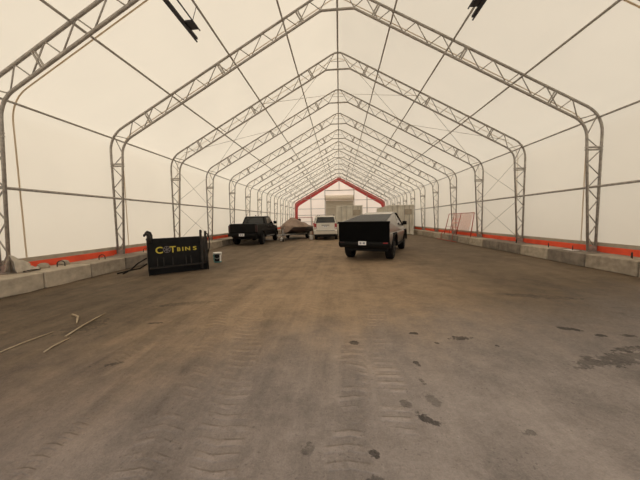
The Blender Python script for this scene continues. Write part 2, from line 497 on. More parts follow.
# orange-red boards and the grey hem above them
for s, w in ((-1, 'left'), (1, 'right')):
    bm = B(); box(bm, min(s*8.215, s*8.255), max(s*8.215, s*8.255), YF, YB-.05, .02, .585)
    struct(obj('baseboard_' + w, bm, 'skirt', None, bevel=.004))
    bm = B(); box(bm, min(s*8.222, s*8.25), max(s*8.222, s*8.25), YF, YB-.05, .585, .70)
    struct(obj('trim_%d' % (1 if s < 0 else 2), bm, 'hem'))
# weld seams of the fabric panels, one behind each truss
def strip(prof, y, w, t):
    bm = B(); n = len(prof); A = []
    for i, (x, z) in enumerate(prof):
        a = prof[max(i-1, 0)]; b = prof[min(i+1, n-1)]
        tx, tz = b[0]-a[0], b[1]-a[1]; l = math.hypot(tx, tz); nx, nz_ = -tz/l, tx/l
        A.append([bm.verts.new((x+nx*k, yy, z+nz_*k)) for yy, k in ((y-w, .004), (y+w, .004), (y+w, .004+t), (y-w, .004+t))])
    for a, b in zip(A, A[1:]):
        for k in range(4): bm.faces.new((a[k], a[(k+1) % 4], b[(k+1) % 4], b[k]))
    bm.faces.new(A[0]); bm.faces.new(A[-1][::-1])
    return bm
seam_prof = [(8.265, .70)] + [p for p in fullmem[1:-1]] + [(-8.265, .70)]
for i in range(1, 14):
    struct(obj('trim_%d' % (i+2), strip(seam_prof, TY[i] + .61, .018, .006), 'seam'))

# end wall: red band, girts, posts, roller door
ins = []
for x, z in fullmem:
    k = max(0, (abs(x) - .62)/abs(x)) if abs(x) > .01 else 1
    ins.append((x*.925, z - (.70 if z > 4 else 0)))
ins[0] = (7.65, .02); ins[-1] = (-7.65, .02)
bm = B(); n = len(fullmem); A = []
for (xo, zo), (xi, zi) in zip(fullmem, ins):
    xo *= .995
    A.append([bm.verts.new(p) for p in ((xo, YB-.03, zo-.03), (xi, YB-.03, zi), (xi, YB-.05, zi), (xo, YB-.05, zo-.03))])
for a, b in zip(A, A[1:]):
    for k in range(4): bm.faces.new((a[k], a[(k+1) % 4], b[(k+1) % 4], b[k]))
struct(obj('trim_16', bm, 'red_fabric'))
k = 17
for x in (-5.15, -2.58, 2.66, 4.97):
    bm = B(); box(bm, x-.06, x+.06, YB-.2, YB-.06, 0, z_out(x)-.45); struct(obj('trim_%d' % k, bm, 'galv')); k += 1
bm = B(); box(bm, -.05, .05, YB-.2, YB-.06, 6.85, 8.3); struct(obj('trim_%d' % k, bm, 'galv')); k += 1
for x0, x1, z in ((-7.6, -2.64, 1.2), (-7.6, -2.64, 2.4), (-7.6, -2.64, 3.55), (-6.6, -2.64, 5.3), (2.72, 7.6, 1.2), (2.72, 7.6, 2.4), (2.72, 7.6, 3.55), (2.72, 6.6, 5.0)):
    bm = B(); box(bm, x0, x1, YB-.16, YB-.07, z-.04, z+.04); struct(obj('trim_%d' % k, bm, 'galv')); k += 1
rd = thing('door_1', 'grey roller door with pale half-rolled drum in the red-edged end wall', 'door', (.04, YB-.12, 0)); rd['kind'] = 'structure'
bm = B(); box(bm, -2.5, 2.5, -.05, .03, .02, 4.95); obj('door_curtain', bm, 'door_grey', rd)
bm = B(); lathe(bm, [(.05, -2.5), (.46, -2.5), (.46, 2.5), (.05, 2.5)], 24, 'x', (0, -.52, 5.42)); obj('roller_drum', bm, 'roll_white', rd, False)
bm = B(); box(bm, -2.56, 2.56, -.08, .04, 6.72, 6.86); obj('door_header', bm, 'galv', rd)
for s in (-1, 1):
    bm = B(); box(bm, s*2.52-.03, s*2.52+.03, -1.0, -.08, 4.95, 5.9); obj('drum_bracket', bm, 'galv', rd)

# ------------------------------------------------------------------ concrete blocks
def block_mesh(L, W, Hh, seed):
    bm = B(); box(bm, -W/2, W/2, -L/2, L/2, 0, Hh)
    bmesh.ops.bevel(bm, geom=bm.edges[:], offset=.022, segments=1, affect='EDGES')
    bmesh.ops.subdivide_edges(bm, edges=[e for e in bm.edges if e.calc_length() > .2], cuts=3, use_grid_fill=True)
    for v in bm.verts:
        q = noise.noise_vector(v.co*4 + Vector((seed*3.1, 0, 0)))
        v.co += q*.008
        if v.co.z < .02: v.co.z = 0
    return bm
def loop_bm(x, y, z, r=.055, ang=0):
    bm = B(); pts = [(x, y-r, z-.04), (x, y-r, z+r*.8)]
    pts += [(x, y-r*math.cos(a*PI/6), z+r*.8+r*math.sin(a*PI/6)) for a in range(1, 6)]
    pts += [(x, y+r, z+r*.8), (x, y+r, z-.04)]
    c, s_ = math.cos(ang), math.sin(ang)
    pts = [(x+(py-y)*s_, y+(py-y)*c, pz) for px, py, pz in pts]
    tube(bm, pts, .012, 6); return bm
blk = 0
def blocks(s, xf, y0, L, n, w, tints, loops, knobs):
    W = 8.20 - xf
    for i in range(n):
        yc = y0 + L*(i+.5)
        t = tints(i)
        if s < 0:
            lab = ['%s concrete block number-%d place from the near left end', ''][0]
        o = obj('concrete_block', block_mesh(L-.025, W, .40, i + (50 if s < 0 else 0)), {'d': 'conc_dark', 'm': 'conc_mid', 'l': 'conc_light'}[t])
        o.location = (s*(xf+W/2), yc, 0)
        tn = {'d': 'dark stained', 'm': 'grey', 'l': 'pale'}[t]
        o['category'] = 'concrete block'
        o['group'] = 'concrete blocks along the %s wall' % w
        o['label'] = lab_block(s, i, tn)
        if i in loops: obj('lifting_loop', loop_bm(-s*.02, loops[i], .42, .075, .7), 'rebar', o, True)
        for q in knobs.get(i, ()):
            bm = B(); lathe(bm, [(.13, -.01), (.125, .06), (.10, .11), (.05, .135)], 16, 'z', (s*W*.22, q, .40)); obj('knob', bm, t and 'conc_mid', o, True)
def ordn(k):
    o = ['', 'first', 'second', 'third', 'fourth', 'fifth', 'sixth', 'seventh', 'eighth', 'ninth', 'tenth', 'eleventh', 'twelfth', 'thirteenth', 'fourteenth', 'fifteenth', 'sixteenth', 'seventeenth', 'eighteenth', 'nineteenth', 'twentieth']
    if k <= 20: return o[k]
    return {2: 'twenty-', 3: 'thirty-', 4: 'forty-'}[k//10] + o[k % 10] if k % 10 else {3: 'thirtieth', 4: 'fortieth'}[k//10]
def lab_block(s, i, tn):
    if s < 0:
        return {0: '%s concrete block at the left photo edge, under the crumpled bag' % tn,
                1: '%s concrete block on the left wall with a black lifting loop, second from the camera' % tn}.get(
               i, '%s concrete block, %s along the left wall from the photo edge' % (tn, ordn(i+1)))
    return '%s concrete block, %s along the right wall from the photo edge' % (tn, ordn(i+1))
YL0 = 5.65 - 1.2
blocks(-1, 7.22, YL0, 1.2, 35, 'left', lambda i: 'lmmdmmlmmdm'[i % 11] if i > 2 else 'llm'[i], {1: .19, 2: .22, 4: -.3}, {1: (-.05, .46)})
YR0 = 5.5
blocks(1, 7.42, YR0, 1.4, 29, 'right', lambda i: 'mmdlddlmdmlm'[i % 12] if i < 12 else 'mdmlm'[i % 5], {2: .15, 1: -.2, 4: .1, 3: -.25}, {})
bm = B(); box(bm, 7.62, 7.86, 8.98, 9.32, .408, .418); tag(obj('paper_sheet', bm, 'white_plastic'), 'small white sheet lying on the right wall blocks beside a truss foot', 'paper sheet')

# crumpled bag on the left blocks beside the nearest truss foot
def crumple(name, m, sx, sy, sz, seed, parent=None, zf=.0):
    bm = B(); bmesh.ops.create_icosphere(bm, subdivisions=4, radius=1)
    for v in bm.verts:
        d = v.co.copy()
        k = 1 + .30*noise.noise(d*1.7+Vector((seed, 0, 0))) + .20*abs(noise.noise(d*4+Vector((0, seed, 0))))
        v.co = Vector((d.x*sx, d.y*sy, d.z*sz))*k
        if v.co.z < 0: v.co.z *= .25
    mn = min(v.co.z for v in bm.verts)
    for v in bm.verts: v.co.z -= mn
    return obj(name, bm, m, parent, True)
bg = thing('woven_bag', 'crumpled pale woven bag slumped on the left blocks behind the nearest truss leg', 'bag', (-7.82, 5.56, .405))
def slump(name, m, n, L, hgt, wid, seed, y0, lift=0.):
    """a folded sheet: arched sections that sink and narrow along y"""
    bm = B(); rows = []
    for i in range(n+1):
        u = i/n; hh = hgt*(1-.62*u**1.3); ww = wid*(1-.25*u); row = []
        for j in range(15):
            v = -1 + j/7
            x = ww*v; z = lift + hh*(1-abs(v)**2.2) + .028*math.sin(v*7 + u*5 + seed) + .05*noise.noise(Vector((u*4+seed, v*3, 1)))
            row.append(bm.verts.new((x + .03*noise.noise(Vector((u*5, v*4, seed))), y0 + L*u + .03*noise.noise(Vector((v*3, u*3, seed+4))), max(z, .003))))
        rows.append(row)
    for a, b in zip(rows, rows[1:]):
        for j in range(14): bm.faces.new((a[j], a[j+1], b[j+1], b[j]))
    o = obj(name, bm, m, bg, True); sd = o.modifiers.new('thick', 'SOLIDIFY'); sd.thickness = .012; sd.offset = 1
slump('bag_body', 'bag', 14, .36, .42, .17, 1.2, -.12)
slump('bag_flap', 'bag', 10, .34, .11, .19, 4.4, .03, .02)
bm = B(); tube(bm, [(.20, -.02, .03), (.235, .12, .05), (.22, .28, .03), (.14, .38, .02)], .014, 6); obj('strap', bm, 'rebar', bg, True)

# ------------------------------------------------------------------ vehicles
def wheel(parent, x, y, r, w, rim='rim', side=1, rimr=.62):
    bm = B()
    prof = [(r*rimr, -w/2+.01), (r*.90, -w/2), (r*.97, -w/2+.025), (r, -w/2+.06), (r, w/2-.06), (r*.97, w/2-.025), (r*.90, w/2), (r*rimr, w/2-.01)]
    lathe(bm, prof, 32, 'x', hoop=True); o = obj('wheel', bm, 'rubber', parent, False); o.location = (x, y, r)
    bm = B(); lathe(bm, [(r*rimr, side*(w/2-.03)), (r*rimr*.92, side*(w/2+.004)), (r*rimr*.8, side*(w/2-.02)), (r*.12, side*(w/2-.015)), (r*.10, side*(w/2+.012))], 24, 'x')
    for k in range(5):
        a = 2*PI*k/5; box(bm, min(side*(w/2-.02), side*(w/2+.008)), max(side*(w/2-.02), side*(w/2+.008)), -.035, .035, r*.1, r*rimr*.9, Matrix.Rotation(a, 4, 'X'))
    obj('rim', bm, rim, o)
    return o
def plate(parent, x, y, z, w=.31, h=.155):
    bm = B(); box(bm, x-w/2, x+w/2, y-.012, y, z-h/2, z+h/2); p = obj('licence_plate', bm, 'plate', parent, bevel=.004)
    bm = B()
    for a, b in ((-.105, -.03), (.02, .10)): box(bm, x+a, x+b, y-.0145, y-.0125, z-.035, z+.035)
    obj('plate_marks', bm, 'plate_ink', p)
    return p

mat_dark_red = mat('dark_red_lens', (.03, .006, .006), .3)
# ---- angular black steel pickup
def angular_pickup():
    t = thing('pickup_truck', 'angular black wedge-shaped pickup truck with flat slab tailgate, parked right of centre', 'pickup truck', (.875, 9.42, 0), -math.radians(19.8))
    R_, F_ = 1.0, 4.64; wr_ = .435
    # lower body with trapezoid wheel openings
    def opening(c):
        return [(c+.66, .50), (c+.52, .86), (c+.36, .98), (c-.36, .98), (c-.52, .86), (c-.66, .50)]
    prof = [(.02, .70), (.0, .98), (5.52, .98), (5.70, .80), (5.66, .50)] + opening(F_) + opening(R_) + [(.16, .50)]
    # prism needs simple polygon: crease at .99 just above openings
    prof = [(.02, .70), (-.02, .93), (0, 1.06), (5.45, 1.06), (5.68, .84), (5.64, .50)] + opening(F_) + opening(R_) + [(.14, .50)]
    bm = B(); vs = prism(bm, prof, -.98, .98)
    for v in vs:
        if v.co.z > 1.0: v.co.x *= .965
        if v.co.z < .6: v.co.x *= .955
        if v.co.y > 5.4: v.co.x *= .92
        if v.co.y < .1: v.co.x *= .975
    obj('lower_body', bm, 'steel', t, bevel=.012, seg=1)
    # upper wedge
    st = [(.0, .925, 1.06, .92, 1.455), (3.05, .946, 1.06, .66, 1.86), (3.30, .946, 1.06, .655, 1.865), (5.40, .87, 1.06, .80, 1.13)]
    bm = B(); rows = []
    for y, w0, z0, w1, z1 in st:
        rows.append([bm.verts.new(p) for p in ((-w0, y, z0), (-w1, y, z1), (w1, y, z1), (w0, y, z0))])
    for a, b in zip(rows, rows[1:]):
        for i in range(4): bm.faces.new((a[i], a[(i+1) % 4], b[(i+1) % 4], b[i]))
    bm.faces.new(rows[0]); bm.faces.new(rows[-1][::-1])
    obj('cabin_shell', bm, 'steel', t, bevel=.008, seg=1)
    # bed cover, roof glass
    bm = B(); quadplate(bm, [(-.80, .10, 1.474), (.80, .10, 1.474), (.66, 2.2, 1.752), (-.66, 2.2, 1.752)], .006); obj('bed_cover', bm, 'cover_slats', t)
    bm = B(); quadplate(bm, [(-.655, 2.24, 1.758), (.655, 2.24, 1.758), (.60, 3.05, 1.866), (-.60, 3.05, 1.866)], .006); obj('rear_window', bm, 'roof_gloss', t)
    bm = B(); quadplate(bm, [(-.60, 3.34, 1.858), (.60, 3.34, 1.858), (.72, 5.15, 1.225), (-.72, 5.15, 1.225)], .006); obj('windshield', bm, 'glass', t)
    # side windows follow the sail panel plane
    for s in (1, -1):
        def pt(y, f):
            # interpolate along wedge side
            for (y0, a0, b0, a1, b1), (y2, c0, d0, c1, d1) in zip(st, st[1:]):
                if y0 <= y <= y2:
                    u = (y-y0)/(y2-y0); w0 = a0+(c0-a0)*u; w1 = a1+(c1-a1)*u; z0 = b0+(d0-b0)*u; z1 = b1+(d1-b1)*u
                    return Vector((s*(w0+(w1-w0)*f+.004), y, z0+(z1-z0)*f))
        q = [pt(2.15, .30), pt(3.1, .30), pt(4.55, .42), pt(4.2, .78), pt(3.2, .90), pt(3.0, .88)]
        nv = Vector((s*.9, 0, .42)); lo = [bm_v - nv*.01 for bm_v in q]; hi = [bm_v + nv*.012 for bm_v in q]
        bm = B(); la = [bm.verts.new(v) for v in lo]; lb = [bm.verts.new(v) for v in hi]
        bm.faces.new(la[::-1]); bm.faces.new(lb)
        for i in range(6): bm.faces.new((la[i], la[(i+1) % 6], lb[(i+1) % 6], lb[i]))
        obj('side_window', bm, 'glass', t)
        bm = B(); tube(bm, [pt(2.9, .93) + nv*.02, pt(3.25, .93) + nv*.02, pt(4.25, .80) + nv*.02, pt(4.75, .50) + nv*.02], .028, 6); tube(bm, [pt(4.75, .50) + nv*.02, pt(4.2, .36) + nv*.02], .03, 6); obj('window_trim', bm, 'black_plastic', t)
        bm = B(); box(bm, s*1.0-.10, s*1.0+.10, 4.02, 4.12, 1.26, 1.44); box(bm, min(s*.84, s*.96), max(s*.84, s*.96), 4.06, 4.10, 1.24, 1.30)
        obj('door_mirror', bm, 'black_plastic', t, bevel=.02)
        for c in (R_, F_):
            pts = [(c+.70, .47), (c+.56, .90), (c+.38, 1.03), (c-.38, 1.03), (c-.56, .90), (c-.70, .47), (c-.62, .47), (c-.50, .84), (c-.34, .955), (c+.34, .955), (c+.50, .84), (c+.62, .47)]
            bm = B(); x0, x1 = (.93, 1.005) if s > 0 else (-1.005, -.93); prism(bm, pts, x0, x1); obj('wheel_arch', bm, 'black_plastic', t, bevel=.008, seg=1)
        bm = B(); box(bm, min(s*.86, s*.975), max(s*.86, s*.975), 1.72, 3.92, .44, .56); obj('side_sill', bm, 'black_plastic', t, bevel=.01)
        for c in (R_, F_): wheel(t, s*.80, c, wr_, .285, 'dark_rim', s, .64)
    # tailgate slab, bumper, lights
    bm = B(); box(bm, -.945, .93, -.05, .005, .74, 1.462); obj('tailgate', bm, 'black_wrap', t, bevel=.008)
    bm = B(); box(bm, -.928, .928, -.02, .10, 1.40, 1.475); obj('tailgate_cap', bm, 'black_plastic', t, bevel=.008)
    bm = B(); prism(bm, [(-.07, .735), (-.09, .66), (-.04, .56), (.10, .50), (.30, .50), (.30, .735)], -.95, .95); obj('rear_bumper', bm, 'black_plastic', t, bevel=.015)
    for s in (-1, 1):
        bm = B(); box(bm, min(s*.72, s*.88), max(s*.72, s*.88), -.098, -.06, .69, .725); obj('rear_reflector', bm, 'red_lens' if s > 0 else mat_dark_red, t)
    bm = B(); box(bm, -.80, .80, .3, 5.3, .36, .52); obj('underbody', bm, 'black_plastic', t)
    for y in (R_, F_):
        bm = B(); tube(bm, [(-.7, y, .435), (.7, y, .435)], .07, 8); obj('axle', bm, 'black_plastic', t)
    plate(t, -.03, -.086, .69, .29, .14)
    return t
angular_pickup()

# ---- black crew cab pickup
def loft(bm, sections, cap=True):
    """sections: list of lists of 3d points of equal length (closed rings)"""
    rings = [[bm.verts.new(p) for p in s] for s in sections]
    for a, b in zip(rings, rings[1:]):
        n = len(a)
        for i in range(n): bm.faces.new((a[i], a[(i+1) % n], b[(i+1) % n], b[i]))
    if cap: bm.faces.new(rings[0]); bm.faces.new(rings[-1][::-1])
def crew_pickup():
    t = thing('pickup_truck', 'black crew cab pickup truck with open bed and white plate, parked at the left', 'pickup truck', (-6.02, 15.55, 0), 0)
    R_, F_ = 1.12, 4.62; wr_ = .40
    prof = [(.02, .78), (0, 1.06), (.03, 1.36), (1.98, 1.36), (2.02, 1.20), (2.06, 1.30), (4.05, 1.30), (4.35, 1.24), (5.35, 1.14), (5.50, 1.0), (5.52, .58)] + arch(F_, .42, .50, .52) + arch(R_, .42, .50, .55) + [(.3, .62)]
    bm = B(); vs = prism(bm, prof, -.92, .92)
    for v in vs:
        if v.co.z > 1.2: v.co.x *= .965
        if v.co.z < .62: v.co.x *= .98
        if v.co.y > 5.3: v.co.x *= .93
    obj('body', bm, 'black_paint', t, bevel=.03)
    # cab greenhouse
    bm = B()
    def ring(y0, z0, y1, z1, w0, w1): return [(-w0, y0, z0), (-w1, y1, z1), (w1, y1, z1), (w0, y0, z0)]
    loft(bm, [ring(2.06, 1.28, 2.30, 1.84, .875, .70), ring(2.4, 1.28, 2.50, 1.885, .88, .72), ring(3.3, 1.28, 3.30, 1.90, .885, .735), ring(3.9, 1.28, 3.55, 1.86, .885, .72), ring(4.35, 1.24, 3.62, 1.83, .86, .70)])
    obj('cab', bm, 'black_paint', t, bevel=.03)
    bm = B(); quadplate(bm, [(-.70, 2.085, 1.37), (.70, 2.085, 1.37), (.60, 2.265, 1.78), (-.60, 2.265, 1.78)], .008); obj('rear_window', bm, 'glass', t)
    bm = B(); quadplate(bm, [(.74, 4.27, 1.30), (-.74, 4.27, 1.30), (-.62, 3.66, 1.80), (.62, 3.66, 1.80)], .012); obj('windshield', bm, 'glass', t)
    for s in (-1, 1):
        for y0, y1, a, b_ in ((2.42, 3.10, 2.52, 3.10), (3.2, 4.02, 3.2, 3.55)):
            q = [Vector((s*.872, y0, 1.36)), Vector((s*.872, y1, 1.36)), Vector((s*.765, b_, 1.78)), Vector((s*.765, a, 1.78))]
            if s < 0: q = q[::-1]
            bm = B(); quadplate(bm, q, .008); obj('side_window', bm, 'glass', t)
            bm = B(); box(bm, s*.915-.02, s*.915+.02, y0+.05, y0+.22, 1.16, 1.20); obj('door_handle', bm, 'rim', t, bevel=.008)
        bm = B(); box(bm, s*1.03-.12, s*1.03+.12, 3.98, 4.09, 1.32, 1.53); box(bm, min(s*.86, s*.95), max(s*.86, s*.95), 4.01, 4.06, 1.32, 1.38); obj('door_mirror', bm, 'black_plastic', t, bevel=.02)
        bm = B(); box(bm, min(s*.80, s*.925), max(s*.80, s*.925), -.012, .10, .86, 1.28); obj('tail_light', bm, mat_dark_red, t, bevel=.01)
        for c in (R_, F_):
            o_ = arch(c, .42, .56, .50); i_ = arch(c, .42, .485, .50)[::-1]
            bm = B(); prism(bm, o_+i_, *((.88, .985) if s > 0 else (-.985, -.88))); obj('fender_flare', bm, 'black_plastic', t, bevel=.01, seg=1)
        bm = B(); tube(bm, [(s*.97, 1.95, .50), (s*.97, 3.85, .50)], .05, 8); obj('side_step', bm, 'rim', t, True)
        for c in (R_, F_): wheel(t, s*.86, c, wr_, .27, 'dark_rim', s)
    bm = B(); box(bm, -.80, .80, -.035, .02, .84, 1.365); obj('tailgate', bm, 'black_paint', t, bevel=.012)
    bm = B(); box(bm, -.16, .16, -.048, -.033, 1.20, 1.27); obj('tailgate_handle', bm, 'black_plastic', t, bevel=.006)
    bm = B(); box(bm, -.78, .78, .10, 1.92, 1.362, 1.385); obj('bed_cover', bm, 'black_plastic', t, bevel=.008)
    bm = B(); prism(bm, [(-.14, .60), (-.16, .76), (.05, .80), (.2, .80), (.2, .58)], -.90, .90); obj('rear_bumper', bm, 'black_plastic', t, bevel=.02)
    bm = B(); box(bm, -.74, .74, .25, 5.2, .42, .70); obj('underbody', bm, 'black_plastic', t)
    for y in (R_, F_):
        bm = B(); tube(bm, [(-.78, y, .40), (.78, y, .40)], .07, 8); obj('axle', bm, 'black_plastic', t)
    bm = B(); lathe(bm, [(.001, -.06), (.03, -.05), (.035, .0), (.02, .05)], 10, 'y', (0, 2.6, 1.93)); obj('roof_antenna', bm, 'black_plastic', t, True)
    plate(t, -.02, -.162, .70, .34, .16)
    return t
crew_pickup()

# ---- white SUV
def white_suv(label, loc):
    t = thing('suv', label, 'car', loc, 0)
    R_, F_ = .95, 3.55; wr_ = .35
    prof = [(.03, .50), (0, .78), (.03, 1.10), (.06, 1.32), (3.2, 1.22), (4.15, 1.06), (4.36, .85), (4.36, .40)] + arch(F_, .36, .43, .42) + arch(R_, .36, .43, .42) + [(.2, .42)]
    bm = B(); vs = prism(bm, prof, -.89, .89)
    for v in vs:
        if v.co.z > 1.15: v.co.x *= .955
        if v.co.y > 4.1: v.co.x *= .9
        if v.co.y < .1: v.co.x *= .97
    obj('body', bm, 'white_paint', t, bevel=.04)
    bm = B()
    def ring(y0, z0, y1, z1, w0, w1): return [(-w0, y0, z0), (-w1, y1, z1), (w1, y1, z1), (w0, y0, z0)]
    loft(bm, [ring(.06, 1.26, .24, 1.80, .835, .685), ring(.35, 1.26, .42, 1.85, .85, .70), ring(1.6, 1.24, 1.6, 1.87, .855, .71), ring(2.6, 1.22, 2.3, 1.83, .85, .69), ring(3.25, 1.18, 2.45, 1.79, .82, .67)])
    obj('cabin', bm, 'white_paint', t, bevel=.035)
    bm = B(); quadplate(bm, [(-.73, .052, 1.33), (.73, .052, 1.33), (.62, .195, 1.755), (-.62, .195, 1.755)], .01); g = obj('rear_window', bm, 'glass', t)
    bm = B(); tube(bm, [(0, .03, 1.37), (-.38, .085, 1.42)], .010, 6); obj('wiper', bm, 'black_plastic', g, True)
    bm = B(); quadplate(bm, [(.70, 3.19, 1.23), (-.70, 3.19, 1.23), (-.60, 2.50, 1.76), (.60, 2.50, 1.76)], .012); obj('windshield', bm, 'glass', t)
    for s in (-1, 1):
        for y0, y1, a, b_ in ((.35, .95, .50, .95), (1.05, 1.85, 1.05, 1.85), (1.95, 2.75, 1.95, 2.32)):
            q = [Vector((s*.843, y0, 1.32)), Vector((s*.843, y1, 1.32)), Vector((s*.738, b_, 1.74)), Vector((s*.738, a, 1.74))]
            if s < 0: q = q[::-1]
            bm = B(); quadplate(bm, q, .008); obj('side_window', bm, 'glass', t)
        bm = B(); box(bm, s*1.0-.11, s*1.0+.11, 2.78, 2.90, 1.18, 1.36); box(bm, min(s*.83, s*.92), max(s*.83, s*.92), 2.81, 2.86, 1.20, 1.26); obj('door_mirror', bm, 'black_plastic', t, bevel=.02)
        bm = B(); box(bm, min(s*.69, s*.868), max(s*.69, s*.868), -.012, .10, .88, 1.27)
        o = obj('tail_light', bm, 'red_lens', t, bevel=.02)
        bm = B(); box(bm, min(s*.72, s*.855), max(s*.72, s*.855), -.022, -.008, .90, .99); obj('reverse_lens', bm, 'clear_lens', o, bevel=.004)
        bm = B(); tube(bm, [(s*.62, .45, 1.85), (s*.62, .50, 1.93), (s*.62, 2.15, 1.93), (s*.62, 2.2, 1.85)], .02, 6); obj('roof_rail', bm, 'black_plastic', t, True)
        for c in (R_, F_): wheel(t, s*.79, c, wr_, .23, 'rim', s)
    for y in (.75, 1.8):
        bm = B(); box(bm, -.64, .64, y-.03, y+.03, 1.925, 1.955); obj('roof_crossbar', bm, 'galv', t, bevel=.008)
    bm = B(); prism(bm, [(-.09, .46), (-.11, .72), (.02, .79), (.15, .79), (.15, .46)], -.88, .88); obj('rear_bumper', bm, 'white_paint', t, bevel=.03)
    bm = B(); box(bm, -.70, .70, -.118, -.10, .715, .745); obj('bumper_step', bm, 'black_plastic', t, bevel=.004)
    bm = B(); prism(bm, [(-.08, .30), (-.09, .46), (.3, .46), (.3, .30)], -.82, .82); obj('lower_valance', bm, 'black_plastic', t, bevel=.02)
    bm = B(); box(bm, -.30, .30, -.018, .01, 1.125, 1.165); obj('tailgate_trim', bm, 'black_plastic', t, bevel=.006)
    bm = B(); box(bm, -.70, .70, .3, 4.1, .25, .50); obj('underbody', bm, 'black_plastic', t)
    plate(t, 0, -.006, 1.04, .31, .13)
    return t
suv = white_suv('white SUV with dark rear window and roof rails, seen from behind at the centre', (-1.06, 19.4, 0))
van = copy_tree(suv); van.location = (-1.72, 25.2, 0)
van['label'] = 'white car mostly hidden behind the other white SUV, its black left mirror showing'

# ---- covered boat on trailer
bt = thing('boat', 'boat under a taupe fabric cover resting on a trailer beside the black pickup', 'boat', (-4.16, 19.2, 0), -math.radians(10))
Lb = 4.2
def hull_sec(u):
    w = 1.06*min(1, (max(u, 0.0)/.45)**.62) if u > 0 else .03
    w = max(w, .05)
    keel = .50 + .34*(1-min(1, u/.35))**2
    return w, keel
secs = []; N = 16
for i in range(N+1):
    u = i/N; w, k = hull_sec(u); y = Lb*u; g = .98 + .10*(1-u)
    secs.append([(-w, y, g), (-w*.985, y, k+.07), (-w*.35, y, k+.03), (0, y, k), (w*.35, y, k+.03), (w*.985, y, k+.07), (w, y, g)])
bm = B(); loft(bm, secs); obj('hull', bm, 'hull', bt, True)
# fabric cover: tent over windshield and engine with folds
secs = []; 
for i in range(41):
    u = i/40; w, k = hull_sec(u); y = -.05 + (Lb+.1)*u; g = .98 + .10*(1-u)
    pk = .14 + .58*math.exp(-((u-.44)/.13)**2) + .30*math.exp(-((u-.78)/.15)**2) + .10*math.exp(-((u-.2)/.12)**2)
    ring = []
    drop = .05 + .03*noise.noise(Vector((u*9, 1, 0))) + (.42*max(0, 1-u/.12) if u < .12 else 0)
    M_ = 24
    for j in range(M_+1):
        v = -1 + 2*j/M_
        x = (w+.03)*v
        z = g + .02 + pk*(1-abs(v)**1.5)
        z += .05*noise.noise(Vector((u*7, v*3, 4))) + .03*math.sin(v*9 + u*20)*(1-abs(v))
        ring.append((x, y, z))
    q = 1.035 + .02*math.sin(u*55)
    wr2 = (w+.045)*q
    secs.append([(-wr2, y, g-drop)] + ring + [(wr2, y, g-drop*(1+.3*noise.noise(Vector((u*11, 7, 0)))))])
bm = B(); rows = [[bm.verts.new(p) for p in s] for s in secs]
for a, b in zip(rows, rows[1:]):
    for i in range(len(a)-1): bm.faces.new((a[i], a[i+1], b[i+1], b[i]))
bm.faces.new(rows[0]); bm.faces.new(rows[-1][::-1])
cv = obj('cover', bm, 'tan_cover', bt, True)
bm = B(); lathe(bm, [(.02, -.02), (.14, 0), (.16, .10), (.10, .17), (.02, .19)], 14, 'z', (.42, 2.2, 1.50)); obj('cover_cap', bm, 'hull', cv, True)
tr = thing('boat_trailer', 'grey steel boat trailer with jack wheel at the front carrying the covered boat', 'trailer', (-4.16-.19, 18.12, 0), -math.radians(10))
bm = B(); tube(bm, [(-.05, .0, .48), (-.35, 1.9, .46), (-.72, 3.0, .46), (-.74, 5.3, .46)], .045, 8); obj('frame_rail', bm, 'trailer', tr, True)
bm = B(); tube(bm, [(.05, .0, .48), (.42, 1.9, .46), (.78, 3.0, .46), (.74, 5.3, .46)], .045, 8); obj('frame_rail', bm, 'trailer', tr, True)
for y, w in ((1.9, .4), (3.2, .78), (4.4, .75), (5.2, .74)):
    bm = B(); tube(bm, [(-w, y, .43), (w, y, .43)], .04, 8); obj('crossmember', bm, 'trailer', tr, True)
for s in (-1, 1):
    bm = B(); box(bm, s*.50-.05, s*.50+.05, 2.2, 5.1, .44, .515); obj('bunk', bm, 'straw', tr, bevel=.01)
    wheel(tr, s*.90, 4.0, .32, .19, 'rim', s)
    o_ = arch(4.0, .32, .44, .40); i_ = arch(4.0, .32, .40, .40)[::-1]
    bm = B(); prism(bm, o_+i_, *((.79, 1.01) if s > 0 else (-1.01, -.79))); obj('mudguard', bm, 'trailer', tr)
bm = B(); tube(bm, [(-.85, 4.0, .32), (.85, 4.0, .32)], .04, 8); obj('axle', bm, 'trailer', tr, True)
bm = B(); tube(bm, [(.18, .30, .12), (.18, .30, .92)], .035, 8); tube(bm, [(.05, .30, .48), (.18, .30, .48)], .04, 8); j = obj('jack', bm, 'trailer', tr, True)
bm = B(); lathe(bm, [(.03, -.03), (.10, -.03), (.10, .03), (.03, .03)], 16, 'x', (.18, .30, .10)); obj('jack_wheel', bm, 'rubber', j)
bm = B(); tube(bm, [(.0, 1.2, .48), (.0, 1.05, 1.02)], .035, 8); obj('winch_post', bm, 'trailer', tr, True)
bm = B(); box(bm, -.08, .08, -.22, .04, .42, .54); obj('coupler', bm, 'trailer', tr, bevel=.015)
# white jug by the trailer tongue
bm = B(); lathe(bm, [(.10, 0), (.115, .02), (.115, .17), (.06, .24), (.03, .25), (.03, .29)], 16); o = obj('plastic_jug', bm, 'white_plastic', None, True); o.location = (-4.42, 19.25, 0)
tag(o, 'small white plastic jug on the ground between black pickup and boat trailer', 'jug')
bm = B(); lathe(bm, [(.13, 0), (.16, .02), (.17, .34), (.175, .36)], 18); o = obj('white_pail', bm, 'white_plastic', None, True); o.location = (-2.22, 20.0, 0)
tag(o, 'pale pail on the ground between the boat and the white SUV', 'pail')

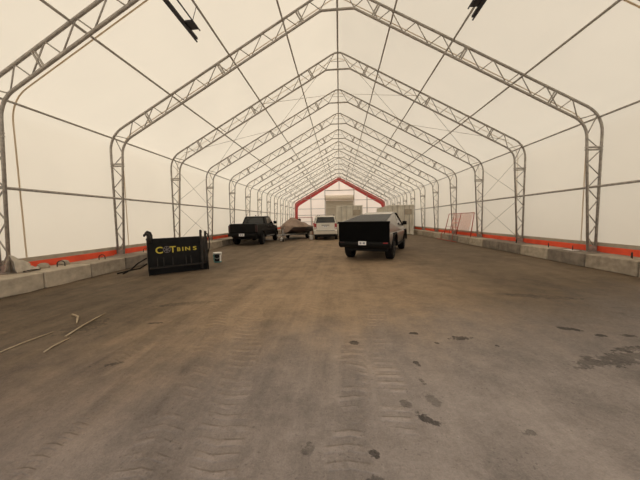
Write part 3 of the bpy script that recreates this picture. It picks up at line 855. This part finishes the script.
# ------------------------------------------------------------------ shipping containers
def container(label, x0, x1, y0, L):
    h = 2.84
    W = x1-x0
    t = thing('shipping_container', label, 'container', ((x0+x1)/2, y0, 0), 0, 'pale shipping containers at the far end')
    def corr(n, length, d=.035):
        pts = []
        p = length/n
        for i in range(n):
            a = -length/2 + i*p
            pts += [(a, 0), (a+p*.32, 0), (a+p*.5, d), (a+p*.82, d)]
        pts.append((length/2, 0)); return pts
    for s in (-1, 1):
        bm = B(); P = corr(int(L/.28), L-.2)
        lo = [bm.verts.new((s*(W/2-.02-d), L/2+a, .16)) for a, d in P]; hi = [bm.verts.new((s*(W/2-.02-d), L/2+a, h-.1)) for a, d in P]
        for i in range(len(P)-1): bm.faces.new((lo[i], lo[i+1], hi[i+1], hi[i]))
        obj('side_wall', bm, 'container', t)
    bm = B(); box(bm, -W/2+.05, W/2-.05, L-.08, L-.04, .1, h-.1); obj('end_wall', bm, 'container', t)
    bm = B(); box(bm, -W/2+.04, W/2-.04, .04, L-.04, h-.07, h-.03); obj('roof', bm, 'container', t)
    bm = B(); box(bm, -W/2+.04, W/2-.04, .04, L-.04, .10, .16); obj('base_floor', bm, 'container', t)
    for sx in (-1, 1):
        for y in (.06, L-.06):
            bm = B(); box(bm, sx*(W/2-.06)-.06, sx*(W/2-.06)+.06, y-.06, y+.06, 0, h); obj('corner_post', bm, 'container', t, bevel=.01)
    for z0, z1 in ((.04, .18), (h-.14, h-.01)):
        for y in (.05, L-.05):
            bm = B(); box(bm, -W/2+.12, W/2-.12, y-.05, y+.05, z0, z1); obj('end_beam', bm, 'container', t)
    # ribbed doors with locking bars
    for s in (-1, 1):
        bm = B(); P = corr(4, W/2-.125, .04)
        xc = s*(W/4-.06)
        lo = [bm.verts.new((xc+a, .03+d, .18)) for a, d in P]; hi = [bm.verts.new((xc+a, .03+d, h-.15)) for a, d in P]
        for i in range(len(P)-1): bm.faces.new((lo[i], lo[i+1], hi[i+1], hi[i]))
        dr = obj('door', bm, 'container', t)
        for q in (-.22, .25):
            bm = B(); tube(bm, [(xc+q, -.01, .10), (xc+q, -.01, h-.06)], .022, 6); obj('locking_bar', bm, 'galv', dr, True)
    bm = B(); box(bm, W/2-.86, W/2-.2, -.035, .0, h-.92, h-.42); obj('dark_panel', bm, 'hem', t)
    return t
container('pale corrugated shipping container behind the angular pickup, in front of the roller door', -.28, 2.14, 24.0, 6.06)
container('pale corrugated shipping container at the right wall behind the angular pickup', 4.63, 7.05, 25.0, 7.5)

# ------------------------------------------------------------------ black loader pusher with yellow lettering
ax, ay = -5.60, 7.02; bx, by = -4.33, 8.07
ang = math.atan2(by-ay, bx-ax); Wp = math.hypot(bx-ax, by-ay)
pu = thing('snow_pusher', 'black steel loader pusher with yellow lettering and hooks, standing by the left wall', 'loader attachment', (ax, ay, 0), ang)
hl = 1.07
bm = B(); quadplate(bm, [(.03, .03, .18), (Wp-.2, .03, .18), (Wp-.2, .03, hl+.01), (.0, .03, hl)], .03); obj('face_plate', bm, 'pusher', pu)
bm = B(); tube(bm, [(-.02, .02, hl), (Wp-.16, .02, hl+.015)], .022, 8); obj('top_rail', bm, 'pusher_worn', pu, True)
for x, h2 in ((0, hl+.02), (Wp-.03, hl-.02)):
    bm = B(); prism(bm, [(-.05, 0), (.95, 0), (.95, .72), (.62, h2), (.0, h2), (-.03, .5)], x, x+.03); obj('side_plate', bm, 'pusher', pu, bevel=.004)
bm = B(); prism(bm, [(-.02, .20), (-.16, .215), (-.16, .245), (-.02, .25)], .03, Wp-.22); obj('lower_ledge', bm, 'pusher_worn', pu)
bm = B(); prism(bm, [(.05, .0), (.95, .0), (.95, .04), (.12, .06), (.08, .2), (.05, .2)], .03, Wp-.03); obj('cutting_floor', bm, 'pusher', pu)
for x in (.22, .38, .62, .98, 1.12):
    bm = B(); prism(bm, [(-.02, .25), (-.13, .25), (-.02, .52)], x, x+.022); obj('rib', bm, 'pusher_worn', pu)
def hook(x, z0, z1, y, t, curl):
    bm = B()
    pts = [(x, y, z0), (x, y-.01, (z0+z1)/2), (x, y, z1-.12), (x, y-.03, z1-.04), (x, y-.09, z1)] if not curl else [(x, y, z0), (x, y, z1-.10), (x-.02, y, z1-.02), (x-.07, y, z1+.01), (x-.11, y, z1-.03), (x-.12, y, z1-.07)]
    tube(bm, pts, t, 8); return bm
for x, y in ((.06, .0), (.10, .10)):
    obj('hook', hook(x, hl-.1, hl+.21-(.05 if y == 0 else 0), y, [.055, .055, .05, .045, .035, .022], True), 'pusher_worn', pu, True)
for x, z0, z1 in ((Wp-.20, .06, hl+.24), (Wp-.06, .30, hl+.20)):
    bm = B(); prism(bm, [(-.10, z0), (.08, z0), (.06, .6), (.05, z1-.1), (.02, z1), (-.05, z1+.0), (-.10, z1-.06), (-.06, z1-.12), (-.09, .7), (-.13, .4)], x-.03, x+.03)
    obj('hook', bm, 'pusher_worn', pu, bevel=.012)
bm = B(); tube(bm, [(Wp-.02, -.06, hl+.12), (Wp+.05, -.05, hl-.05), (Wp+.03, -.06, hl-.35), (Wp-.02, -.06, .5)], .016, 6); obj('hose', bm, 'rubber', pu, True)
# hoses lying behind the left end
bm = B(); tube(bm, [(-.02, .3, .50), (-.25, .32, .36), (-.42, .30, .20), (-.62, .25, .10)], .02, 6); obj('hose', bm, 'rubber', pu, True)
bm = B(); tube(bm, [(-.02, .35, .32), (-.2, .36, .20), (-.45, .36, .17), (-.75, .30, .12)], .02, 6); obj('hose', bm, 'rubber', pu, True)
def text_bm(ch, size, wide=1.):
    cu = bpy.data.curves.new('t', 'FONT'); cu.body = ch; cu.size = size; cu.extrude = .004; cu.offset = size*.018
    o = bpy.data.objects.new('t', cu); col.objects.link(o)
    dg = bpy.context.evaluated_depsgraph_get(); me = bpy.data.meshes.new_from_object(o.evaluated_get(dg))
    bm = B(); bm.from_mesh(me); bpy.data.objects.remove(o); bpy.data.meshes.remove(me); bpy.data.curves.remove(cu)
    xs = [v.co.x for v in bm.verts]; mn = min(xs)
    for v in bm.verts: v.co.x = (v.co.x-mn)*wide
    return bm, (max(xs)-mn)*wide
for ch, x, size, wide, z in (('C', .20, .275, 1.02, .645), ('T', .565, .265, 1.0, .65), ('B', .765, .165, 1.05, .675), ('I', .905, .165, 1.2, .675), ('N', .985, .165, 1.25, .675), ('S', 1.205, .165, 1.5, .675)):
    bm, w = text_bm(ch, size, wide)
    bmesh.ops.transform(bm, matrix=Matrix.Translation((x, -.004, z)) @ Matrix.Rotation(PI/2, 4, 'X'), verts=bm.verts[:])
    obj('letter', bm, 'yellow', pu)
bm = B(); lathe(bm, [(.085, 0), (.10, 0), (.10, .012), (.085, .012)], 28, 'y', (.49, -.012, .745), hoop=True)
for kk in range(6):
    mtx = Matrix.Translation((.49, -.012, .745)) @ Matrix.Rotation(kk*PI/3, 4, 'Y'); box(bm, -.010, .010, .0, .010, .02, .09, mtx)
lathe(bm, [(.028, -.002), (.028, .012)], 16, 'y', (.49, -.012, .745))
obj('emblem', bm, 'emblem', pu)

# bucket beside the pusher
bk = thing('bucket', 'small black bucket with white rim and handle beside the lettered pusher', 'bucket', (-4.68, 9.42, 0), .3); bk.scale = (.84, .84, .95)
bm = B(); lathe(bm, [(.14, 0), (.15, .02), (.172, .36), (.165, .36), (.14, .03)], 24); obj('bucket_body', bm, 'black_plastic', bk, True)
bm = B(); lathe(bm, [(.165, .35), (.188, .35), (.190, .40), (.178, .405), (.165, .40)], 24); obj('rim_band', bm, 'white_plastic', bk, True)
bm = B(); quadplate(bm, [(.10, -.152, .06), (.16, -.085, .06), (.172, -.095, .33), (.11, -.160, .33)], .006); obj('white_label', bm, 'white_plastic', bk)
bm = B(); quadplate(bm, [(-.16, -.085, .06), (-.10, -.152, .06), (-.11, -.160, .33), (-.172, -.095, .33)], .006); obj('teal_label', bm, 'teal', bk)
bm = B(); lathe(bm, [(.143, .0), (.160, .0), (.162, .05), (.15, .05)], 24); obj('base_band', bm, 'teal', bk, True)
bm = B(); tube(bm, [(-.19, 0, .36), (-.15, -.12, .22), (0, -.185, .16), (.15, -.12, .22), (.19, 0, .36)], .007, 6); obj('handle', bm, 'white_plastic', bk, True)

# ------------------------------------------------------------------ red pipe frame leaning at the right wall
rk = thing('pipe_rack', 'faded red pipe frame with three legs leaning against the right wall', 'pipe frame', (7.55, 15.3, .402))
def lean(y, z): return (.0 + .26*z, y, z)
Ls = ((0.0, .55), (1.72, 2.20), (3.85, 4.15))
for (yb, yt) in ((.10, .50), (1.95, 2.10), (3.80, 3.95)):
    bm = B(); tube(bm, [lean(yb, 0), lean(yt, 1.44)], .026, 8); obj('leg', bm, 'red_pipe', rk, True)
bm = B(); tube(bm, [lean(.50, 1.42), lean(3.95, 1.42)], .022, 8); obj('top_rail', bm, 'red_pipe', rk, True)
for z, a, b_ in ((.28, .18, 3.84), (.52, 1.98, 3.86), (.80, 1.98, 3.1), (1.05, 1.98, 3.1)):
    bm = B(); tube(bm, [lean(a, z), lean(b_, z)], .013, 6); obj('rung', bm, 'red_pipe', rk, True)
bm = B(); tube(bm, [lean(3.05, .05), lean(3.1, 1.42)], .018, 6); obj('upright', bm, 'red_pipe', rk, True)
for a, b_ in ((.62, 1.98), (2.18, 3.02)):
    bm = B(); quadplate(bm, [lean(a-.12, .35), lean(b_-.08, .35), lean(b_, 1.38), lean(a, 1.38)], .008); obj('sheet_panel', bm, 'pink_mesh', rk)
for y in (1.9, 3.7):
    bm = B(); tube(bm, [lean(y, .30), (-.24, y, .05), (-.27, y, -.38)], .02, 6); obj('foot_strut', bm, 'red_pipe', rk, True)
bm = B(); tube(bm, [(-.27, 1.2, -.375), (-.27, 4.4, -.375)], .022, 6); obj('ground_rail', bm, 'red_pipe', rk, True)

# red pipe gate behind the boat
gt = thing('pipe_gate', 'thin red pipe rail standing behind the covered boat', 'pipe gate', (-5.1, 26.4, 0))
bm = B(); tube(bm, [(0, 0, 1.80), (2.3, 0, 1.80)], .028, 8); obj('top_rail', bm, 'red_pipe', gt, True)
for x in (0, 2.3):
    bm = B(); tube(bm, [(x, 0, 0), (x, 0, 1.80)], .028, 8); obj('post', bm, 'red_pipe', gt, True)
bm = B(); tube(bm, [(0, 0, .9), (2.3, 0, .9)], .02, 8); obj('mid_rail', bm, 'red_pipe', gt, True)

# ------------------------------------------------------------------ dark frames hung under the purlins
def fixture(sgn, label, xc, zc, yend):
    t = thing('hanging_frame', label, 'hanging frame', (xc, yend-1.1, zc))
    y0 = -2.3; q = -sgn                       # q: which side of the frame hangs nearer the ridge
    zp = z_out(3.6)-zc-.075
    bm = B(); tube(bm, [(-q*.14, y0, 0), (-q*.14, 1.12, 0)], .022, 6); obj('long_rail', bm, 'fixture', t, True)
    bm = B(); x0, x1 = sorted((-q*.115, -q*.045)); box(bm, x0, x1, y0, 1.0, -.03, .03); obj('lamp_bar', bm, 'fixture', t, bevel=.008)
    bm = B(); tube(bm, [(q*.14, y0, .04), (q*.14, .78, .04)], .018, 6); obj('long_rail', bm, 'fixture', t, True)
    for y in (.55, -1.3):
        bm = B(); x0, x1 = sorted((-q*.05, q*.14)); box(bm, x0, x1, y-.14, y+.14, .0, .05); obj('mounting_plate', bm, 'fixture', t, bevel=.006)
        xp = sgn*3.6-xc
        bm = B(); tube(bm, [(q*.05, y, .05), (xp, y, zp)], .008, 6); obj('hanger_rod', bm, 'fixture', t, True)
    return t
fixture(-1, 'dark metal frame of parallel bars hung under the left roof slope', -3.79, 6.60, 7.3)
fixture(1, 'dark metal frame of parallel bars hung under the right roof slope', 3.44, 6.78, 7.5)

# ------------------------------------------------------------------ small debris on the ground
def stick(p, q, label, r=.012, bend=.02):
    p, q = Vector((*p, 0)), Vector((*q, 0)); l = (q-p).length
    bm = B(); tube(bm, [(-l/2, 0, r), (-l*.1, bend, r*1.1), (l*.2, bend*.5, r*1.1), (l/2, 0, r*.8)], [r, r, r, r*.5], 6)
    o = obj('wood_stick', bm, 'straw', None, True); o.location = (p+q)/2; o.rotation_euler = (0, 0, math.atan2(q.y-p.y, q.x-p.x))
    tag(o, label, 'stick', 'pale sticks on the ground at the left')
stick((-3.81, 3.16), (-4.08, 4.05), 'pale stick on the ground in front of the pusher, pointing away from the camera', .013)
stick((-4.60, 3.95), (-4.15, 3.62), 'short crooked pale stick beside the stick that points away from the camera', .016, .05)
stick((-4.18, 2.72), (-4.16, 3.30), 'pale stick on the ground nearest the left photo edge', .010)
stick((-3.62, 2.75), (-3.70, 3.12), 'short pale stick, nearest the camera of the sticks on the ground', .012)
# ------------------------------------------------------------------ light: overcast sky through the fabric and the open entrance
w = bpy.data.worlds.new('sky'); sc.world = w; w.use_nodes = True
bg_ = w.node_tree.nodes['Background']
bg_.inputs[0].default_value = (1.0, .985, .97, 1); bg_.inputs[1].default_value = 1.42
sun = bpy.data.lights.new('sun', 'SUN'); sun.energy = 1.1; sun.angle = math.radians(70); sun.color = (1, .95, .86)
so = bpy.data.objects.new('sun', sun); link(so); so.rotation_euler = (math.radians(8), math.radians(-48), 0)

# ------------------------------------------------------------------ camera
f, yaw, pit, rol = 255.89, .0769, .0795, -.0168
cy, sy, cp, sp, cr, sr = math.cos(yaw), math.sin(yaw), math.cos(pit), math.sin(pit), math.cos(rol), math.sin(rol)
r0 = Vector((cy, sy, 0)); fw = Vector((-sy*cp, cy*cp, -sp)); u0 = Vector((-sy*sp, cy*sp, cp))
Rv = r0*cr + u0*sr; Uv = r0*(-sr) + u0*cr
cam = bpy.data.cameras.new('camera'); co = bpy.data.objects.new('camera', cam); link(co)
cam.sensor_width = 36; cam.lens = 36*f/640; cam.clip_start = .05; cam.clip_end = 300
mw = Matrix((( Rv.x, Uv.x, -fw.x, 0), (Rv.y, Uv.y, -fw.y, 0), (Rv.z, Uv.z, -fw.z, H), (0, 0, 0, 1)))
co.matrix_world = mw
sc.camera = co
vs_ = sc.view_settings
vs_.view_transform = 'Standard'; vs_.look = 'None'; vs_.gamma = 1; vs_.use_curve_mapping = False; vs_.exposure = 0.0
